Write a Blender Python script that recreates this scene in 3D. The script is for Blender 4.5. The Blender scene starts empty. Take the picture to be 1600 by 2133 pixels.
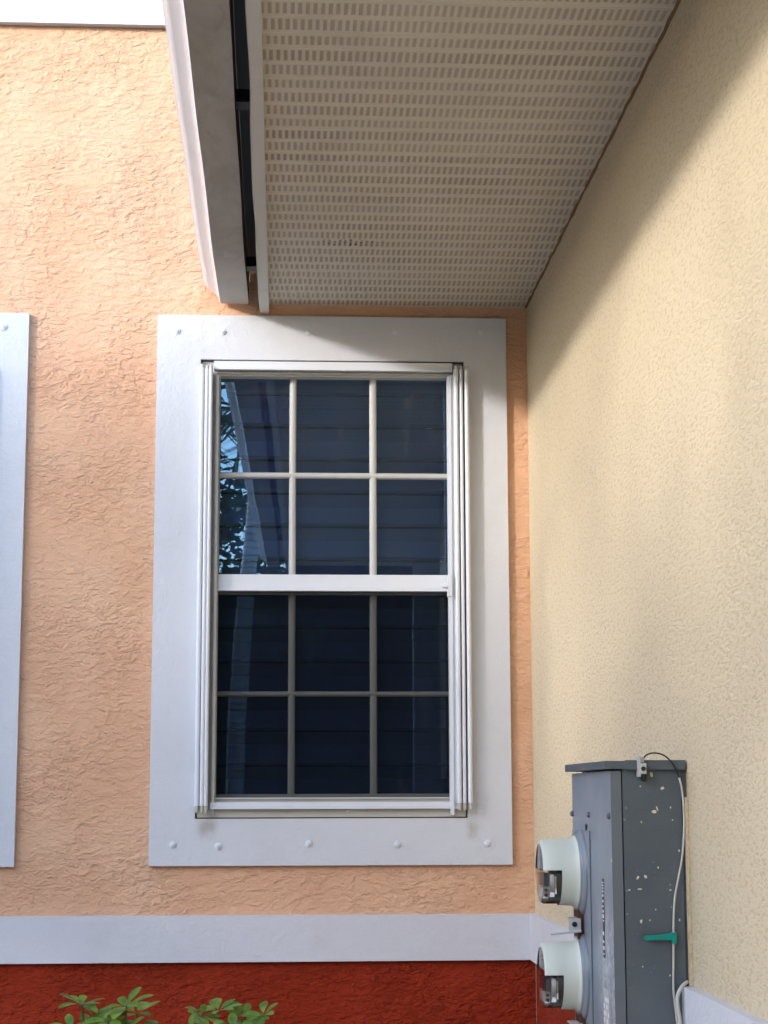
import bpy, bmesh, math, random
from mathutils import Vector, Matrix
from math import radians, sin, cos, pi
random.seed(7)
H = 1.7                      # eye height above the ground
scene = bpy.context.scene
# ------------------------------------------------------------------ camera
F, PITCH, YAW, ROLL, CX, DIST = 3816.0, .1528, .0554, -.0025, -.873, 6.4103
fw = Vector((sin(YAW)*cos(PITCH), cos(YAW)*cos(PITCH), sin(PITCH)))
rt0 = Vector((cos(YAW), -sin(YAW), 0)); up0 = rt0.cross(fw)
rt = rt0*cos(ROLL)+up0*sin(ROLL); up = -rt0*sin(ROLL)+up0*cos(ROLL)
CAM = Vector((CX, -DIST, H))
cd = bpy.data.cameras.new('camera'); cam = bpy.data.objects.new('camera', cd)
scene.collection.objects.link(cam); scene.camera = cam
cd.sensor_fit = 'HORIZONTAL'; cd.sensor_width = 36; cd.lens = 36*F/1600
cd.clip_start = .05; cd.clip_end = 600
cam.matrix_world = Matrix(((rt.x, up.x, -fw.x, CAM.x), (rt.y, up.y, -fw.y, CAM.y), (rt.z, up.z, -fw.z, CAM.z), (0, 0, 0, 1)))
# ------------------------------------------------------------------ light
SUN = Vector((-.78, -.56, .275)).normalized()      # towards the sun: low, from the front left
el = math.asin(SUN.z); az = math.atan2(SUN.x, SUN.y)
w = bpy.data.worlds.new('World'); scene.world = w; w.use_nodes = True
wn = w.node_tree; bg = wn.nodes['Background']
sky = wn.nodes.new('ShaderNodeTexSky'); sky.sky_type = 'NISHITA'; sky.sun_disc = False
sky.sun_elevation = el; sky.sun_rotation = az; sky.air_density = 1.0; sky.dust_density = 1.0; sky.ozone_density = 1.5
wn.links.new(sky.outputs[0], bg.inputs[0]); bg.inputs[1].default_value = .15
sd = bpy.data.lights.new('sun', 'SUN'); sd.energy = .62; sd.angle = radians(3.6); sd.color = (1, .965, .92)
so = bpy.data.objects.new('sun', sd); scene.collection.objects.link(so)
so.rotation_euler = SUN.to_track_quat('Z', 'Y').to_euler(); so.location = (-6, -8, 8)
vs = scene.view_settings; vs.view_transform = 'Standard'; vs.look = 'None'; vs.gamma = 1; vs.exposure = 2.45
C = scene.collection

# ------------------------------------------------------------------ object helpers
def P(px, py, Y):
    """a point seen at pixel (px,py) of the 1600x2133 photograph on the plane y=Y"""
    d = fw*F + rt*(px-800) - up*(py-1066.5)
    return CAM + d*((Y-CAM.y)/d.y)
def tag(o, label=None, cat=None, group=None, kind=None):
    if label: o['label'] = label
    if cat: o['category'] = cat
    if group: o['group'] = group
    if kind: o['kind'] = kind
    return o
def thing(name, loc, label, cat, group=None):
    o = bpy.data.objects.new(name, None); C.objects.link(o); o.location = loc; o.empty_display_size = .1
    return tag(o, label, cat, group)
def root_loc(o):
    v = Vector((0, 0, 0))
    while o is not None:
        v += Vector(o.location); o = o.parent
    return v
def link(name, bm, m, parent=None, smooth=False, bev=0, loc=None):
    me = bpy.data.meshes.new(name); 
    if bev: bmesh.ops.bevel(bm, geom=[e for e in bm.edges if len(e.link_faces) == 2 and e.calc_face_angle(0) > .6], offset=bev, segments=2, affect='EDGES', clamp_overlap=True)
    bmesh.ops.recalc_face_normals(bm, faces=bm.faces[:]) if not getattr(bm, 'tag_keep', False) else None
    off = root_loc(parent) if parent else Vector(loc or (0, 0, 0))
    bmesh.ops.translate(bm, verts=bm.verts[:], vec=-off)
    bm.to_mesh(me); bm.free(); me.materials.append(m)
    if smooth:
        me.shade_smooth()
        try: me.set_sharp_from_angle(angle=radians(38))
        except Exception: pass
    o = bpy.data.objects.new(name, me); C.objects.link(o)
    if parent: o.parent = parent
    elif loc: o.location = loc
    return o
def B(): return bmesh.new()
def box(bm, x0, x1, y0, y1, z0, z1):
    v = [bm.verts.new(p) for p in ((x0,y0,z0),(x1,y0,z0),(x1,y1,z0),(x0,y1,z0),(x0,y0,z1),(x1,y0,z1),(x1,y1,z1),(x0,y1,z1))]
    for f in ((0,3,2,1),(4,5,6,7),(0,1,5,4),(1,2,6,5),(2,3,7,6),(3,0,4,7)): bm.faces.new([v[i] for i in f])
    return bm
def boxm(*a, **k): return box(B(), *a)
def tube(bm, pts, r, n=8, cap=True):
    pts = [Vector(p) for p in pts]; rings = []
    rr = r if isinstance(r, (list, tuple)) else [r]*len(pts)
    prev = None
    for i, p in enumerate(pts):
        t = (pts[min(i+1, len(pts)-1)]-pts[max(i-1, 0)]).normalized()
        a = prev if prev is not None else (Vector((0,0,1)) if abs(t.z) < .9 else Vector((1,0,0)))
        u = (a - t*a.dot(t)).normalized(); prev = u; v = t.cross(u)
        rings.append([bm.verts.new(p+u*cos(2*pi*k/n)*rr[i]+v*sin(2*pi*k/n)*rr[i]) for k in range(n)])
    for a, b in zip(rings, rings[1:]):
        for k in range(n): bm.faces.new((a[k], a[(k+1) % n], b[(k+1) % n], b[k]))
    if cap: bm.faces.new(rings[0][::-1]); bm.faces.new(rings[-1])
    return bm
def smooth_path(pts, k=6):
    pts = [Vector(p) for p in pts]; out = []
    for i in range(len(pts)-1):
        p0, p1, p2, p3 = pts[max(i-1,0)], pts[i], pts[i+1], pts[min(i+2, len(pts)-1)]
        for j in range(k):
            t = j/k
            out.append(.5*((2*p1)+(p2-p0)*t+(2*p0-5*p1+4*p2-p3)*t*t+(-p0+3*p1-3*p2+p3)*t**3))
    return out+[pts[-1]]
def lathe(bm, prof, c, axis, n=48, keep=None, ref=Vector((0,0,1))):
    """prof: (radius, distance along axis); keep(ang, i) tells which faces stay"""
    axis = Vector(axis).normalized(); u = (ref-axis*ref.dot(axis)).normalized(); v = axis.cross(u); c = Vector(c)
    rings = [[bm.verts.new(c+axis*h+(u*cos(2*pi*k/n)+v*sin(2*pi*k/n))*max(r, 1e-4)) for k in range(n)] for r, h in prof]
    for i, (a, b) in enumerate(zip(rings, rings[1:])):
        for k in range(n):
            if keep and not keep((k+.5)/n*2*pi, i): continue
            bm.faces.new((a[k], a[(k+1) % n], b[(k+1) % n], b[k]))
    return bm
def prism(bm, prof, y0, y1, ny=1, wob=None):
    """closed or open x,z profile swept along y"""
    rings = []
    for j in range(ny+1):
        y = y0+(y1-y0)*j/ny
        rings.append([bm.verts.new((x+(wob(y, i)[0] if wob else 0), y, z+(wob(y, i)[1] if wob else 0))) for i, (x, z) in enumerate(prof)])
    n = len(prof)
    for a, b in zip(rings, rings[1:]):
        for k in range(n): bm.faces.new((a[k], a[(k+1) % n], b[(k+1) % n], b[k]))
    bm.faces.new(rings[0]); bm.faces.new(rings[-1][::-1])
    return bm

# ------------------------------------------------------------------ material helpers
class G:
    def __init__(s, name):
        s.mat = bpy.data.materials.new(name); s.mat.use_nodes = True; s.t = s.mat.node_tree
        s.b = s.t.nodes['Principled BSDF']; s.out = s.t.nodes['Material Output']
        s.pos = s.t.nodes.new('ShaderNodeNewGeometry').outputs['Position']
    def L(s, a, b): s.t.links.new(a, b)
    def put(s, sock, v):
        if hasattr(v, 'node'): s.L(v, sock)
        elif isinstance(v, (tuple, list)): sock.default_value = tuple(v)+(1,) if len(v) == 3 and len(sock.default_value) == 4 else v
        else: sock.default_value = v
    def m(s, op, a, b=None, c=None, clamp=False):
        n = s.t.nodes.new('ShaderNodeMath'); n.operation = op; n.use_clamp = clamp
        for i, v in enumerate((a, b, c)):
            if v is not None: s.put(n.inputs[i], v)
        return n.outputs[0]
    def vm(s, op, a, b=None):
        n = s.t.nodes.new('ShaderNodeVectorMath'); n.operation = op; s.put(n.inputs[0], a)
        if b is not None: s.put(n.inputs[1], b)
        return n.outputs[0]
    def xyz(s, v=None):
        n = s.t.nodes.new('ShaderNodeSeparateXYZ'); s.L(v or s.pos, n.inputs[0]); return n.outputs
    def noise(s, scale, detail=3, rough=.5, dist=0, vec=None):
        n = s.t.nodes.new('ShaderNodeTexNoise'); s.L(vec or s.pos, n.inputs['Vector'])
        n.inputs['Scale'].default_value = scale; n.inputs['Detail'].default_value = detail
        n.inputs['Roughness'].default_value = rough; n.inputs['Distortion'].default_value = dist
        return n.outputs['Fac']
    def voro(s, scale, feature='F1', vec=None):
        n = s.t.nodes.new('ShaderNodeTexVoronoi'); n.feature = feature; s.L(vec or s.pos, n.inputs['Vector'])
        n.inputs['Scale'].default_value = scale; return n.outputs[0]
    def ss(s, v, lo, hi, a=0., b=1.):
        n = s.t.nodes.new('ShaderNodeMapRange'); n.interpolation_type = 'SMOOTHSTEP'
        for i, q in enumerate((v, lo, hi, a, b)): s.put(n.inputs[i], q)
        return n.outputs[0]
    def mix(s, f, a, b, mode='MIX'):
        n = s.t.nodes.new('ShaderNodeMix'); n.data_type = 'RGBA'; n.blend_type = mode
        s.put(n.inputs[0], f); s.put(n.inputs[6], a); s.put(n.inputs[7], b); return n.outputs[2]
    def bump(s, h, dist, strength=1.0, prev=None):
        n = s.t.nodes.new('ShaderNodeBump'); n.inputs['Strength'].default_value = strength
        n.inputs['Distance'].default_value = dist; s.L(h, n.inputs['Height'])
        if prev: s.L(prev, n.inputs['Normal'])
        return n.outputs[0]
    def fin(s, col=None, rough=.6, metal=0, normal=None, spec=None):
        if col is not None: s.put(s.b.inputs['Base Color'], col)
        s.put(s.b.inputs['Roughness'], rough); s.b.inputs['Metallic'].default_value = metal
        if normal: s.L(normal, s.b.inputs['Normal'])
        if spec is not None: s.b.inputs['Specular IOR Level'].default_value = spec
        return s.mat

def stucco(name, col, col2, amp=.0034, scale=30):
    """coarse skip-trowel stucco"""
    g = G(name)
    wr = g.t.nodes.new('ShaderNodeTexNoise'); wr.inputs['Scale'].default_value = 16; wr.inputs['Detail'].default_value = 3; g.L(g.pos, wr.inputs['Vector'])
    off = g.vm('MULTIPLY', g.vm('SUBTRACT', wr.outputs['Color'], (.5, .5, .5)), (.028, .028, .028))
    mp = g.t.nodes.new('ShaderNodeMapping'); mp.inputs['Rotation'].default_value = (0, radians(-17), 0); mp.inputs['Scale'].default_value = (.9, 1, 1.75)
    g.L(g.vm('ADD', g.pos, off), mp.inputs['Vector']); st = mp.outputs[0]
    n1 = g.noise(scale*.75, 4, .6, .2, st)
    n2 = g.noise(scale*1.25, 3, .55, .35, g.vm('ADD', st, (4.3, 1.7, 8.1)))
    n3 = g.noise(scale*2.4, 3, .6, .3, g.vm('ADD', st, (1.3, 5.7, 2.1)))
    def crease(n, w):            # narrow valleys along the middle value
        return g.ss(g.m('ABSOLUTE', g.m('SUBTRACT', n, .5)), 0, w)
    brk = g.ss(g.noise(scale*.55, 2, .5, 0, g.vm('ADD', st, (7, 7, 7))), .36, .58)
    c1 = g.m('MULTIPLY', g.m('SUBTRACT', 1, crease(n1, .035)), g.m('ADD', .25, g.m('MULTIPLY', brk, .75)))
    c2 = g.m('MULTIPLY', g.m('SUBTRACT', 1, crease(n2, .04)), g.m('SUBTRACT', 1.1, brk))
    c3 = g.m('SUBTRACT', 1, crease(n3, .06))
    h = g.m('ADD', g.m('MULTIPLY', g.ss(n1, .40, .62), 1.0), g.m('ADD', g.m('MULTIPLY', g.ss(n2, .44, .52), .30), g.m('MULTIPLY', g.ss(n2, .52, .66), .3)))
    h = g.m('SUBTRACT', h, g.m('ADD', g.m('MULTIPLY', c1, .16), g.m('ADD', g.m('MULTIPLY', c2, .12), g.m('MULTIPLY', c3, .05))))
    h = g.m('MULTIPLY', h, g.ss(g.noise(3.3, 4), .32, .68, .40, 1.15))
    h = g.m('ADD', h, g.m('MULTIPLY', g.noise(260, 2), .07))
    pal = g.mix(g.ss(g.noise(3.1, 4), .35, .68), col, col2)
    pal = g.mix(g.ss(g.noise(1.1, 6, .7, .5), .52, .75, 0, .22), pal, tuple(c*.82 for c in col))
    pal = g.mix(g.m('MULTIPLY', g.noise(90, 3), .25), pal, tuple(c*.75 for c in col), 'MIX')
    return g.fin(pal, .9, normal=g.bump(h, amp), spec=.15)
M = {}
M['orange'] = stucco('orange_stucco', (.69, .40, .255), (.74, .46, .305))
M['red'] = stucco('red_stucco', (.27, .027, .009), (.32, .034, .013), .0055, 34)
def cream():
    g = G('cream_stucco')
    v = g.vm('MULTIPLY', g.pos, (1, .38, 1))
    n1 = g.noise(115, 4, .65, .5, v); n2 = g.noise(230, 2, .5, .5, v)
    h = g.m('ADD', g.ss(n1, .40, .60), g.m('MULTIPLY', n2, .5))
    h = g.m('MULTIPLY', h, g.ss(g.noise(2.2, 2), .3, .7, .55, 1.1))
    col = g.mix(g.ss(n1, .38, .50), (.53, .43, .285), (.64, .53, .38))
    col = g.mix(g.ss(g.noise(1.3, 5), .4, .7, 0, .35), col, (.545, .445, .30))
    return g.fin(col, .8, normal=g.bump(h, .0012), spec=.2)
M['cream'] = cream()
def paint(name, col, rough=.55, amp=.0006, scale=60, dirt=.12, dcol=(.35, .3, .24)):
    g = G(name)
    h = g.m('ADD', g.noise(scale, 4, .6), g.m('MULTIPLY', g.noise(scale*5, 2), .3))
    c = g.mix(g.ss(g.noise(5, 6, .65), .5, .8, 0, dirt), col, dcol)
    return g.fin(c, rough, normal=g.bump(h, amp), spec=.4)
def trimmat():
    g = G('white_trim_stucco'); x, y, z = g.xyz()
    h = g.m('ADD', g.noise(34, 4, .6), g.m('MULTIPLY', g.noise(170, 2), .3))
    c = g.mix(g.ss(g.noise(4, 6, .65), .48, .8, 0, .22), (.60, .615, .67), (.44, .43, .42))
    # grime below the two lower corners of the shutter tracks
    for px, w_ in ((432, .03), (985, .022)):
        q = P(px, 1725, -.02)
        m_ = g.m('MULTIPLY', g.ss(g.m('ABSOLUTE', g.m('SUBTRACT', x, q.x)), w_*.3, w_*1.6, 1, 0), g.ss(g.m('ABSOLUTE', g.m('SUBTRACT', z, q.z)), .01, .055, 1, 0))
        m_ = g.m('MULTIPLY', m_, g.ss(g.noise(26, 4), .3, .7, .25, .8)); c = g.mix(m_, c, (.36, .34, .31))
    return g.fin(c, .6, normal=g.bump(h, .0028), spec=.35)
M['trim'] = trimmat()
M['trimline'] = paint('trim_line', (.60, .60, .65), .6, .003, 40, .2)
M['alu'] = paint('white_aluminium', (.66, .68, .74), .32, .0001, 30, .08)
M['alu_old'] = paint('weathered_aluminium', (.50, .49, .46), .4, .0002, 40, .35)
M['muntin'] = paint('muntin_paint', (.47, .46, .45), .35, .0001, 40, .1)
M['gap'] = paint('brown_gap_caulk', (.10, .045, .03), .8)
M['beige'] = paint('sill_paint', (.55, .53, .48), .5, .0006, 40, .3, (.25, .12, .06))
M['fascia'] = paint('fascia_aluminium', (.54, .53, .50), .42, .0012, 14, .3)
M['green_tie'] = paint('teal_plastic', (.0, .23, .19), .35, .0001, 50, 0)
M['black'] = paint('black_plastic', (.012, .012, .014), .45, .0001, 50, .1)
M['wirebk'] = paint('black_cable', (.02, .02, .022), .5, .0001, 50, 0)
M['wirewh'] = paint('grey_cable', (.50, .49, .47), .5, .0001, 50, .2)
M['meterpl'] = paint('meter_plastic', (.55, .575, .52), .42, .0001, 30, .05)
M['metal'] = paint('dull_metal', (.45, .45, .46), .4, .0002, 80, .5, (.14, .06, .03))
M['rust'] = paint('rusty_metal', (.075, .028, .018), .8, .001, 90, .6, (.2, .08, .03))
M['caulk'] = paint('cream_caulk', (.70, .62, .40), .6, .002, 60, .15)
M['sealant'] = paint('aged_sealant', (.17, .10, .04), .8, .002, 60, .5, (.10, .05, .02))
M['petal'] = paint('pale_fleck', (.62, .58, .42), .7)
M['white'] = paint('white_label', (.72, .73, .74), .5, .0001, 50, .1)
M['navy'] = paint('dark_print', (.03, .035, .07), .5)
M['louver'] = paint('louver_paint', (.54, .55, .62), .5, .0001, 20, .1)
M['dark'] = paint('dark_interior', (.03, .03, .035), .9)
M['bark'] = paint('bark', (.11, .085, .065), .9, .02, 12)
M['shingle'] = paint('roof_shingle', (.14, .12, .11), .9, .01, 20)
M['bounce_concrete'] = paint('bounce_concrete', (.66, .52, .37), .9, .003, 12)
M['mulch'] = paint('mulch', (.09, .05, .03), .95, .03, 30)
M['blocker_wall'] = paint('sun_blocker_stucco', (.50, .42, .30), .8, .003, 30)
M['curtain'] = paint('curtain_glass', (.04, .05, .06), .1)
def gutter_mat():
    g = G('gutter_bottom')
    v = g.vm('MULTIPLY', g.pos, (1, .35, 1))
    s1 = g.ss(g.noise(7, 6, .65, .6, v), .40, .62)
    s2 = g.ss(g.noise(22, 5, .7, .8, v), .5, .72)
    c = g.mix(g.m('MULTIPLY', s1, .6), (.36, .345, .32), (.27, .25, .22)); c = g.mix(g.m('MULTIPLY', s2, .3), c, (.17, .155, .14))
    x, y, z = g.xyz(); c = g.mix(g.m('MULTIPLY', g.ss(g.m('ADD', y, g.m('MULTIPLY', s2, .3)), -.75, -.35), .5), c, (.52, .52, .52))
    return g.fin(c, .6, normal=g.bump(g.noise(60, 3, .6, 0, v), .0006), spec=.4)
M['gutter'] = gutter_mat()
M['gutterface'] = paint('gutter_face', (.66, .62, .66), .45, .0003, 20, .12)
def soffit():
    g = G('vented_soffit')
    x, y, z = g.xyz()
    PV, PU = .0885, .0171
    wob = g.m('MULTIPLY', g.m('SUBTRACT', g.noise(6, 2), .5), .004)
    v = g.m('DIVIDE', g.m('ADD', g.m('MULTIPLY', y, -1), wob), PV); fv = g.m('FRACT', v); rid = g.m('FLOOR', v)
    u = g.m('DIVIDE', g.m('ADD', x, 5.0), PU)
    u = g.m('ADD', u, g.m('MULTIPLY', g.m('FRACT', g.m('MULTIPLY', rid, .37)), 1.0)); fu = g.m('FRACT', u); cid = g.m('FLOOR', u)
    jag = g.m('MULTIPLY', g.m('SUBTRACT', g.noise(420, 2, .6), .5), .55)
    cell = g.t.nodes.new('ShaderNodeCombineXYZ'); g.L(cid, cell.inputs[0]); g.L(rid, cell.inputs[1])
    wh = g.t.nodes.new('ShaderNodeTexWhiteNoise'); g.L(cell.outputs[0], wh.inputs['Vector']); rnd = wh.outputs['Value']
    du = g.m('ADD', g.m('ABSOLUTE', g.m('SUBTRACT', fu, .5)), jag)
    rowlen = g.ss(g.m('FRACT', g.m('MULTIPLY', rid, .333334)), .5, .6, .36, .30)
    dv = g.m('ADD', g.m('ABSOLUTE', g.m('SUBTRACT', fv, .48)), g.m('ADD', g.m('MULTIPLY', jag, .12), g.m('MULTIPLY', rnd, .03)))
    su = g.ss(du, .18, .31, 1, 0); sv = g.ss(g.m('SUBTRACT', dv, rowlen), -.03, .02, 1, 0)
    slot = g.m('MULTIPLY', su, sv)
    wr = g.t.nodes.new('ShaderNodeTexWhiteNoise'); wr.noise_dimensions = '1D'; g.L(rid, wr.inputs['W'])
    slot = g.m('MULTIPLY', slot, g.m('ADD', .62, g.m('ADD', g.m('MULTIPLY', rnd, .16), g.m('MULTIPLY', wr.outputs['Value'], .28))))
    slot = g.m('MULTIPLY', slot, g.ss(g.noise(2.2, 3), .3, .7, .75, 1.05), clamp=True)
    # pale outlines round every second slot close to the window wall
    par = g.ss(g.m('FRACT', g.m('MULTIPLY', cid, .5)), .2, .3)
    ru = g.m('ABSOLUTE', g.m('SUBTRACT', fu, .5)); rv = g.m('ABSOLUTE', g.m('SUBTRACT', fv, .48))
    ring = g.m('MULTIPLY', g.m('MULTIPLY', g.ss(ru, .44, .5, 1, 0), g.ss(rv, .42, .46, 1, 0)), g.m('SUBTRACT', 1, g.m('MULTIPLY', g.ss(ru, .24, .30, 1, 0), g.ss(rv, .29, .34, 1, 0))))
    dist = g.m('SQRT', g.m('ADD', g.m('POWER', g.m('ADD', x, .93), 2), g.m('POWER', g.m('MULTIPLY', y, .55), 2)))
    ring = g.m('MULTIPLY', g.m('MULTIPLY', ring, par), g.ss(dist, .15, .62, .75, 0))
    base = g.mix(g.ss(g.noise(1.6, 4), .35, .7), (.59, .555, .475), (.535, .50, .425))
    base = g.mix(g.ss(g.noise(3.5, 6, .75, .6), .52, .72, 0, .45), base, (.42, .37, .29))
    base = g.mix(g.ss(g.noise(16, 5, .7), .48, .8, 0, .45), base, (.44, .385, .30))
    ridge = g.ss(g.m('ABSOLUTE', g.m('SUBTRACT', fv, .955)), .012, .035, 1, 0)
    c = g.mix(g.m('MULTIPLY', ridge, .5), base, (.74, .70, .60))
    scol = g.mix(rnd, (.27, .215, .175), (.34, .28, .235))
    c = g.mix(slot, c, scol)
    c = g.mix(ring, c, (.68, .67, .62))
    # rusty stain on one row and mildew at the corner


    st = g.m('MULTIPLY', g.ss(g.m('ABSOLUTE', g.m('SUBTRACT', x, STX)), .07, .12, 1, 0), g.ss(g.m('ABSOLUTE', g.m('SUBTRACT', y, STY)), .03, .05, 1, 0))
    st = g.m('MULTIPLY', g.m('MULTIPLY', st, su), g.ss(g.noise(70, 3), .45, .6))
    c = g.mix(g.m('MULTIPLY', st, .8), c, (.07, .03, .015))
    h = g.m('ADD', g.m('MULTIPLY', ridge, 1.0), g.m('MULTIPLY', slot, .6))
    return g.fin(c, .6, normal=g.bump(h, .0025), spec=.35)
def on_z(px, py, Z):
    d = fw*F + rt*(px-800) - up*(py-1066.5); return CAM + d*((Z-CAM.z)/d.z)
_s = on_z(735, 505, H+1.741); STX, STY = _s.x, _s.y
M['soffit'] = soffit()
def boxpaint():
    g = G('grey_cabinet_paint')
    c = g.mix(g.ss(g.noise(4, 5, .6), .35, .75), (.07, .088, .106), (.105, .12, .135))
    v = g.vm('ADD', g.pos, (.3, .1, .7))
    sp = g.m('MULTIPLY', g.ss(g.voro(46, 'F1', v), .05, .13, 1, 0), g.ss(g.noise(9, 3), .47, .6))
    sp2 = g.m('MULTIPLY', g.ss(g.noise(120, 2, .5, 1.5), .66, .72), g.ss(g.noise(11, 2), .48, .62))
    c = g.mix(g.m('MULTIPLY', sp, .5), c, (.42, .43, .40)); c = g.mix(g.m('MULTIPLY', sp2, .35), c, (.40, .42, .42))
    return g.fin(c, .42, normal=g.bump(g.noise(50, 3), .0003), spec=.5)
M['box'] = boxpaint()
def boxfront():
    g = G('chalked_lit_cabinet_front')
    x, y, z = g.xyz()
    c = g.mix(g.ss(g.noise(5, 5, .6), .35, .75), (.17, .20, .245), (.24, .26, .30))  # lighter than the cabinet side: light caught from the left is painted in
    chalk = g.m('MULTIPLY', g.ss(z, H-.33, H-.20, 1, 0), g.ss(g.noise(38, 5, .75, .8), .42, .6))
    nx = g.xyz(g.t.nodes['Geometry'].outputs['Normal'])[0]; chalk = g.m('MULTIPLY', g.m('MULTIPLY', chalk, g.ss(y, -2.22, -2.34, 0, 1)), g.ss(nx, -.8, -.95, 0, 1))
    c = g.mix(g.ss(nx, -.4, -.7, .8, 0), c, (.10, .118, .135))  # faces not turned left are painted in the darker, unlit tone
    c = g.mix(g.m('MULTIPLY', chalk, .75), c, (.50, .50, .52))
    return g.fin(c, .38, normal=g.bump(g.noise(50, 3), .0004), spec=.5)
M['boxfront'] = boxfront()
def glass(name, refl, tint):
    g = G(name)
    t = g.t; gl = t.nodes.new('ShaderNodeBsdfGlossy'); gl.inputs['Roughness'].default_value = 0.0; gl.inputs['Color'].default_value = (.52, .80, 1, 1) if name == 'window_glass' else (1, 1, 1, 1)
    tr = t.nodes.new('ShaderNodeBsdfTransparent'); tr.inputs[0].default_value = (*tint, 1)
    lw = t.nodes.new('ShaderNodeFresnel'); lw.inputs['IOR'].default_value = 1.5
    f = g.m('ADD', g.m('MULTIPLY', lw.outputs[0], 1.0), refl, clamp=True)
    mx = t.nodes.new('ShaderNodeMixShader'); g.L(f, mx.inputs[0]); g.L(tr.outputs[0], mx.inputs[1]); g.L(gl.outputs[0], mx.inputs[2])
    if name == 'window_glass':
        n = t.nodes.new('ShaderNodeBump'); n.inputs['Distance'].default_value = .0005; n.inputs['Strength'].default_value = .25
        g.L(g.noise(3, 2), n.inputs['Height']); g.L(n.outputs[0], gl.inputs['Normal'])
    if name == 'window_glass':      # dust and old wipe marks on the pane
        df = t.nodes.new('ShaderNodeBsdfDiffuse'); df.inputs[0].default_value = (.62, .60, .58, 1)
        m2 = t.nodes.new('ShaderNodeMixShader'); sm = g.vm('MULTIPLY', g.pos, (1.6, 1, .6))
        g.L(g.m('ADD', .006, g.m('MULTIPLY', g.ss(g.noise(7, 5, .65, .8, sm), .50, .78), .035)), m2.inputs[0])
        g.L(mx.outputs[0], m2.inputs[1]); g.L(df.outputs[0], m2.inputs[2]); mx = m2
    g.L(mx.outputs[0], g.out.inputs[0]); return g.mat
M['glass'] = glass('window_glass', .085, (.585, .65, .79))
M['clear'] = glass('clear_plastic', .03, (.92, .90, .88))
def screen():
    g = G('insect_screen'); t = g.t
    tr = t.nodes.new('ShaderNodeBsdfTransparent'); df = t.nodes.new('ShaderNodeBsdfDiffuse'); df.inputs[0].default_value = (.006, .008, .011, 1)
    mx = t.nodes.new('ShaderNodeMixShader'); mx.inputs[0].default_value = .33
    g.L(tr.outputs[0], mx.inputs[1]); g.L(df.outputs[0], mx.inputs[2]); g.L(mx.outputs[0], g.out.inputs[0]); return g.mat
M['screen'] = screen()
def leafmat(name, a, b, rough=.35):
    g = G(name); 
    oi = g.noise(22, 3)
    c = g.mix(g.ss(oi, .3, .7), a, b)
    g.b.inputs['Subsurface Weight'].default_value = 0
    m_ = g.fin(c, rough, spec=.5)
    t = g.t; tl = t.nodes.new('ShaderNodeBsdfTranslucent'); g.L(c, tl.inputs[0]); mx = t.nodes.new('ShaderNodeMixShader'); mx.inputs[0].default_value = .3
    g.L(g.b.outputs[0], mx.inputs[1]); g.L(tl.outputs[0], mx.inputs[2]); g.L(mx.outputs[0], g.out.inputs[0]); return m_
M['leaf'] = leafmat('umbrella_leaf', (.06, .15, .018), (.20, .34, .05))
M['stem'] = leafmat('umbrella_stem', (.12, .15, .03), (.16, .14, .05), .6)
M['foliage'] = leafmat('tree_foliage', (.035, .07, .02), (.07, .115, .03), .5)
M['frond'] = leafmat('palm_frond', (.06, .10, .03), (.09, .13, .04), .5)
def palmbark():
    g = G('palm_bark'); x, y, z = g.xyz()
    r = g.m('FRACT', g.m('ADD', g.m('MULTIPLY', z, 14), g.m('MULTIPLY', g.noise(4, 3), 1.6)))
    c = g.mix(g.ss(r, .05, .35), (.20, .18, .17), (.68, .62, .60))
    return g.fin(c, .9, normal=g.bump(r, .02))
M['palmbark'] = palmbark()
def grass():
    g = G('lawn'); c = g.mix(g.noise(3, 6, .7), (.05, .08, .02), (.10, .13, .04)); return g.fin(c, .95, normal=g.bump(g.noise(40, 4), .02))
M['grass'] = grass()

# ------------------------------------------------------------------ setting
def sheet(name, x0, x1, y0, y1, z, m):
    bm = B(); bm.faces.new([bm.verts.new(p) for p in ((x0,y0,z),(x1,y0,z),(x1,y1,z),(x0,y1,z))])
    return tag(link(name, bm, m), kind='structure')
sheet('ground', -150, 150, -200, 60, 0, M['grass'])
sheet('planting_bed', -8, -.0, -.9, .0, .006, M['mulch'])
sheet('path', -7.2, 0, -40, -.9, .012, M['bounce_concrete'])  # unseen paving, widened and warmed to bounce light up under the eave

# ------------------------------------------------------------------ orange wing with the window
X1, X2, Z1, Z2 = -1.326, -.0775, H+1.694, H-.241          # outer edge of the window surround
W1, W2, V1, V2 = -1.1708, -.2308, H+1.5324, H-.0824       # opening
X3 = -1.7804; DX = X3-X2                                   # the next surround stands this far to the left
ZB, ZC, ZT = H-.405, H-.562, H+2.78
TP = -.020                                                 # face of the surround
house = thing('house', (-2, 0, 0), 'orange stucco house wing with white window surrounds and dark red base', 'house')
def wall_with_holes(x0, x1, z0, z1, holes, y=0, th=.2):
    bm = B()
    xs = sorted({x0, x1, *[h[0] for h in holes], *[h[1] for h in holes]}); zs = sorted({z0, z1, *[h[2] for h in holes], *[h[3] for h in holes]})
    V = {}
    def v(x, yy, z):
        k = (round(x, 5), yy, round(z, 5))
        if k not in V: V[k] = bm.verts.new(k)
        return V[k]
    for a, b in zip(xs, xs[1:]):
        for c, d in zip(zs, zs[1:]):
            if any(h[0] <= a+1e-6 and h[1] >= b-1e-6 and h[2] <= c+1e-6 and h[3] >= d-1e-6 for h in holes): continue
            for yy in (y, y+th): bm.faces.new([v(a,yy,c), v(b,yy,c), v(b,yy,d), v(a,yy,d)])
    for e in [e for e in bm.edges if len(e.link_faces) == 1 and e.verts[0].co.y == y]:
        a, b = e.verts
        bm.faces.new([a, b, v(b.co.x, y+th, b.co.z), v(a.co.x, y+th, a.co.z)])
    return bm
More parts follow.
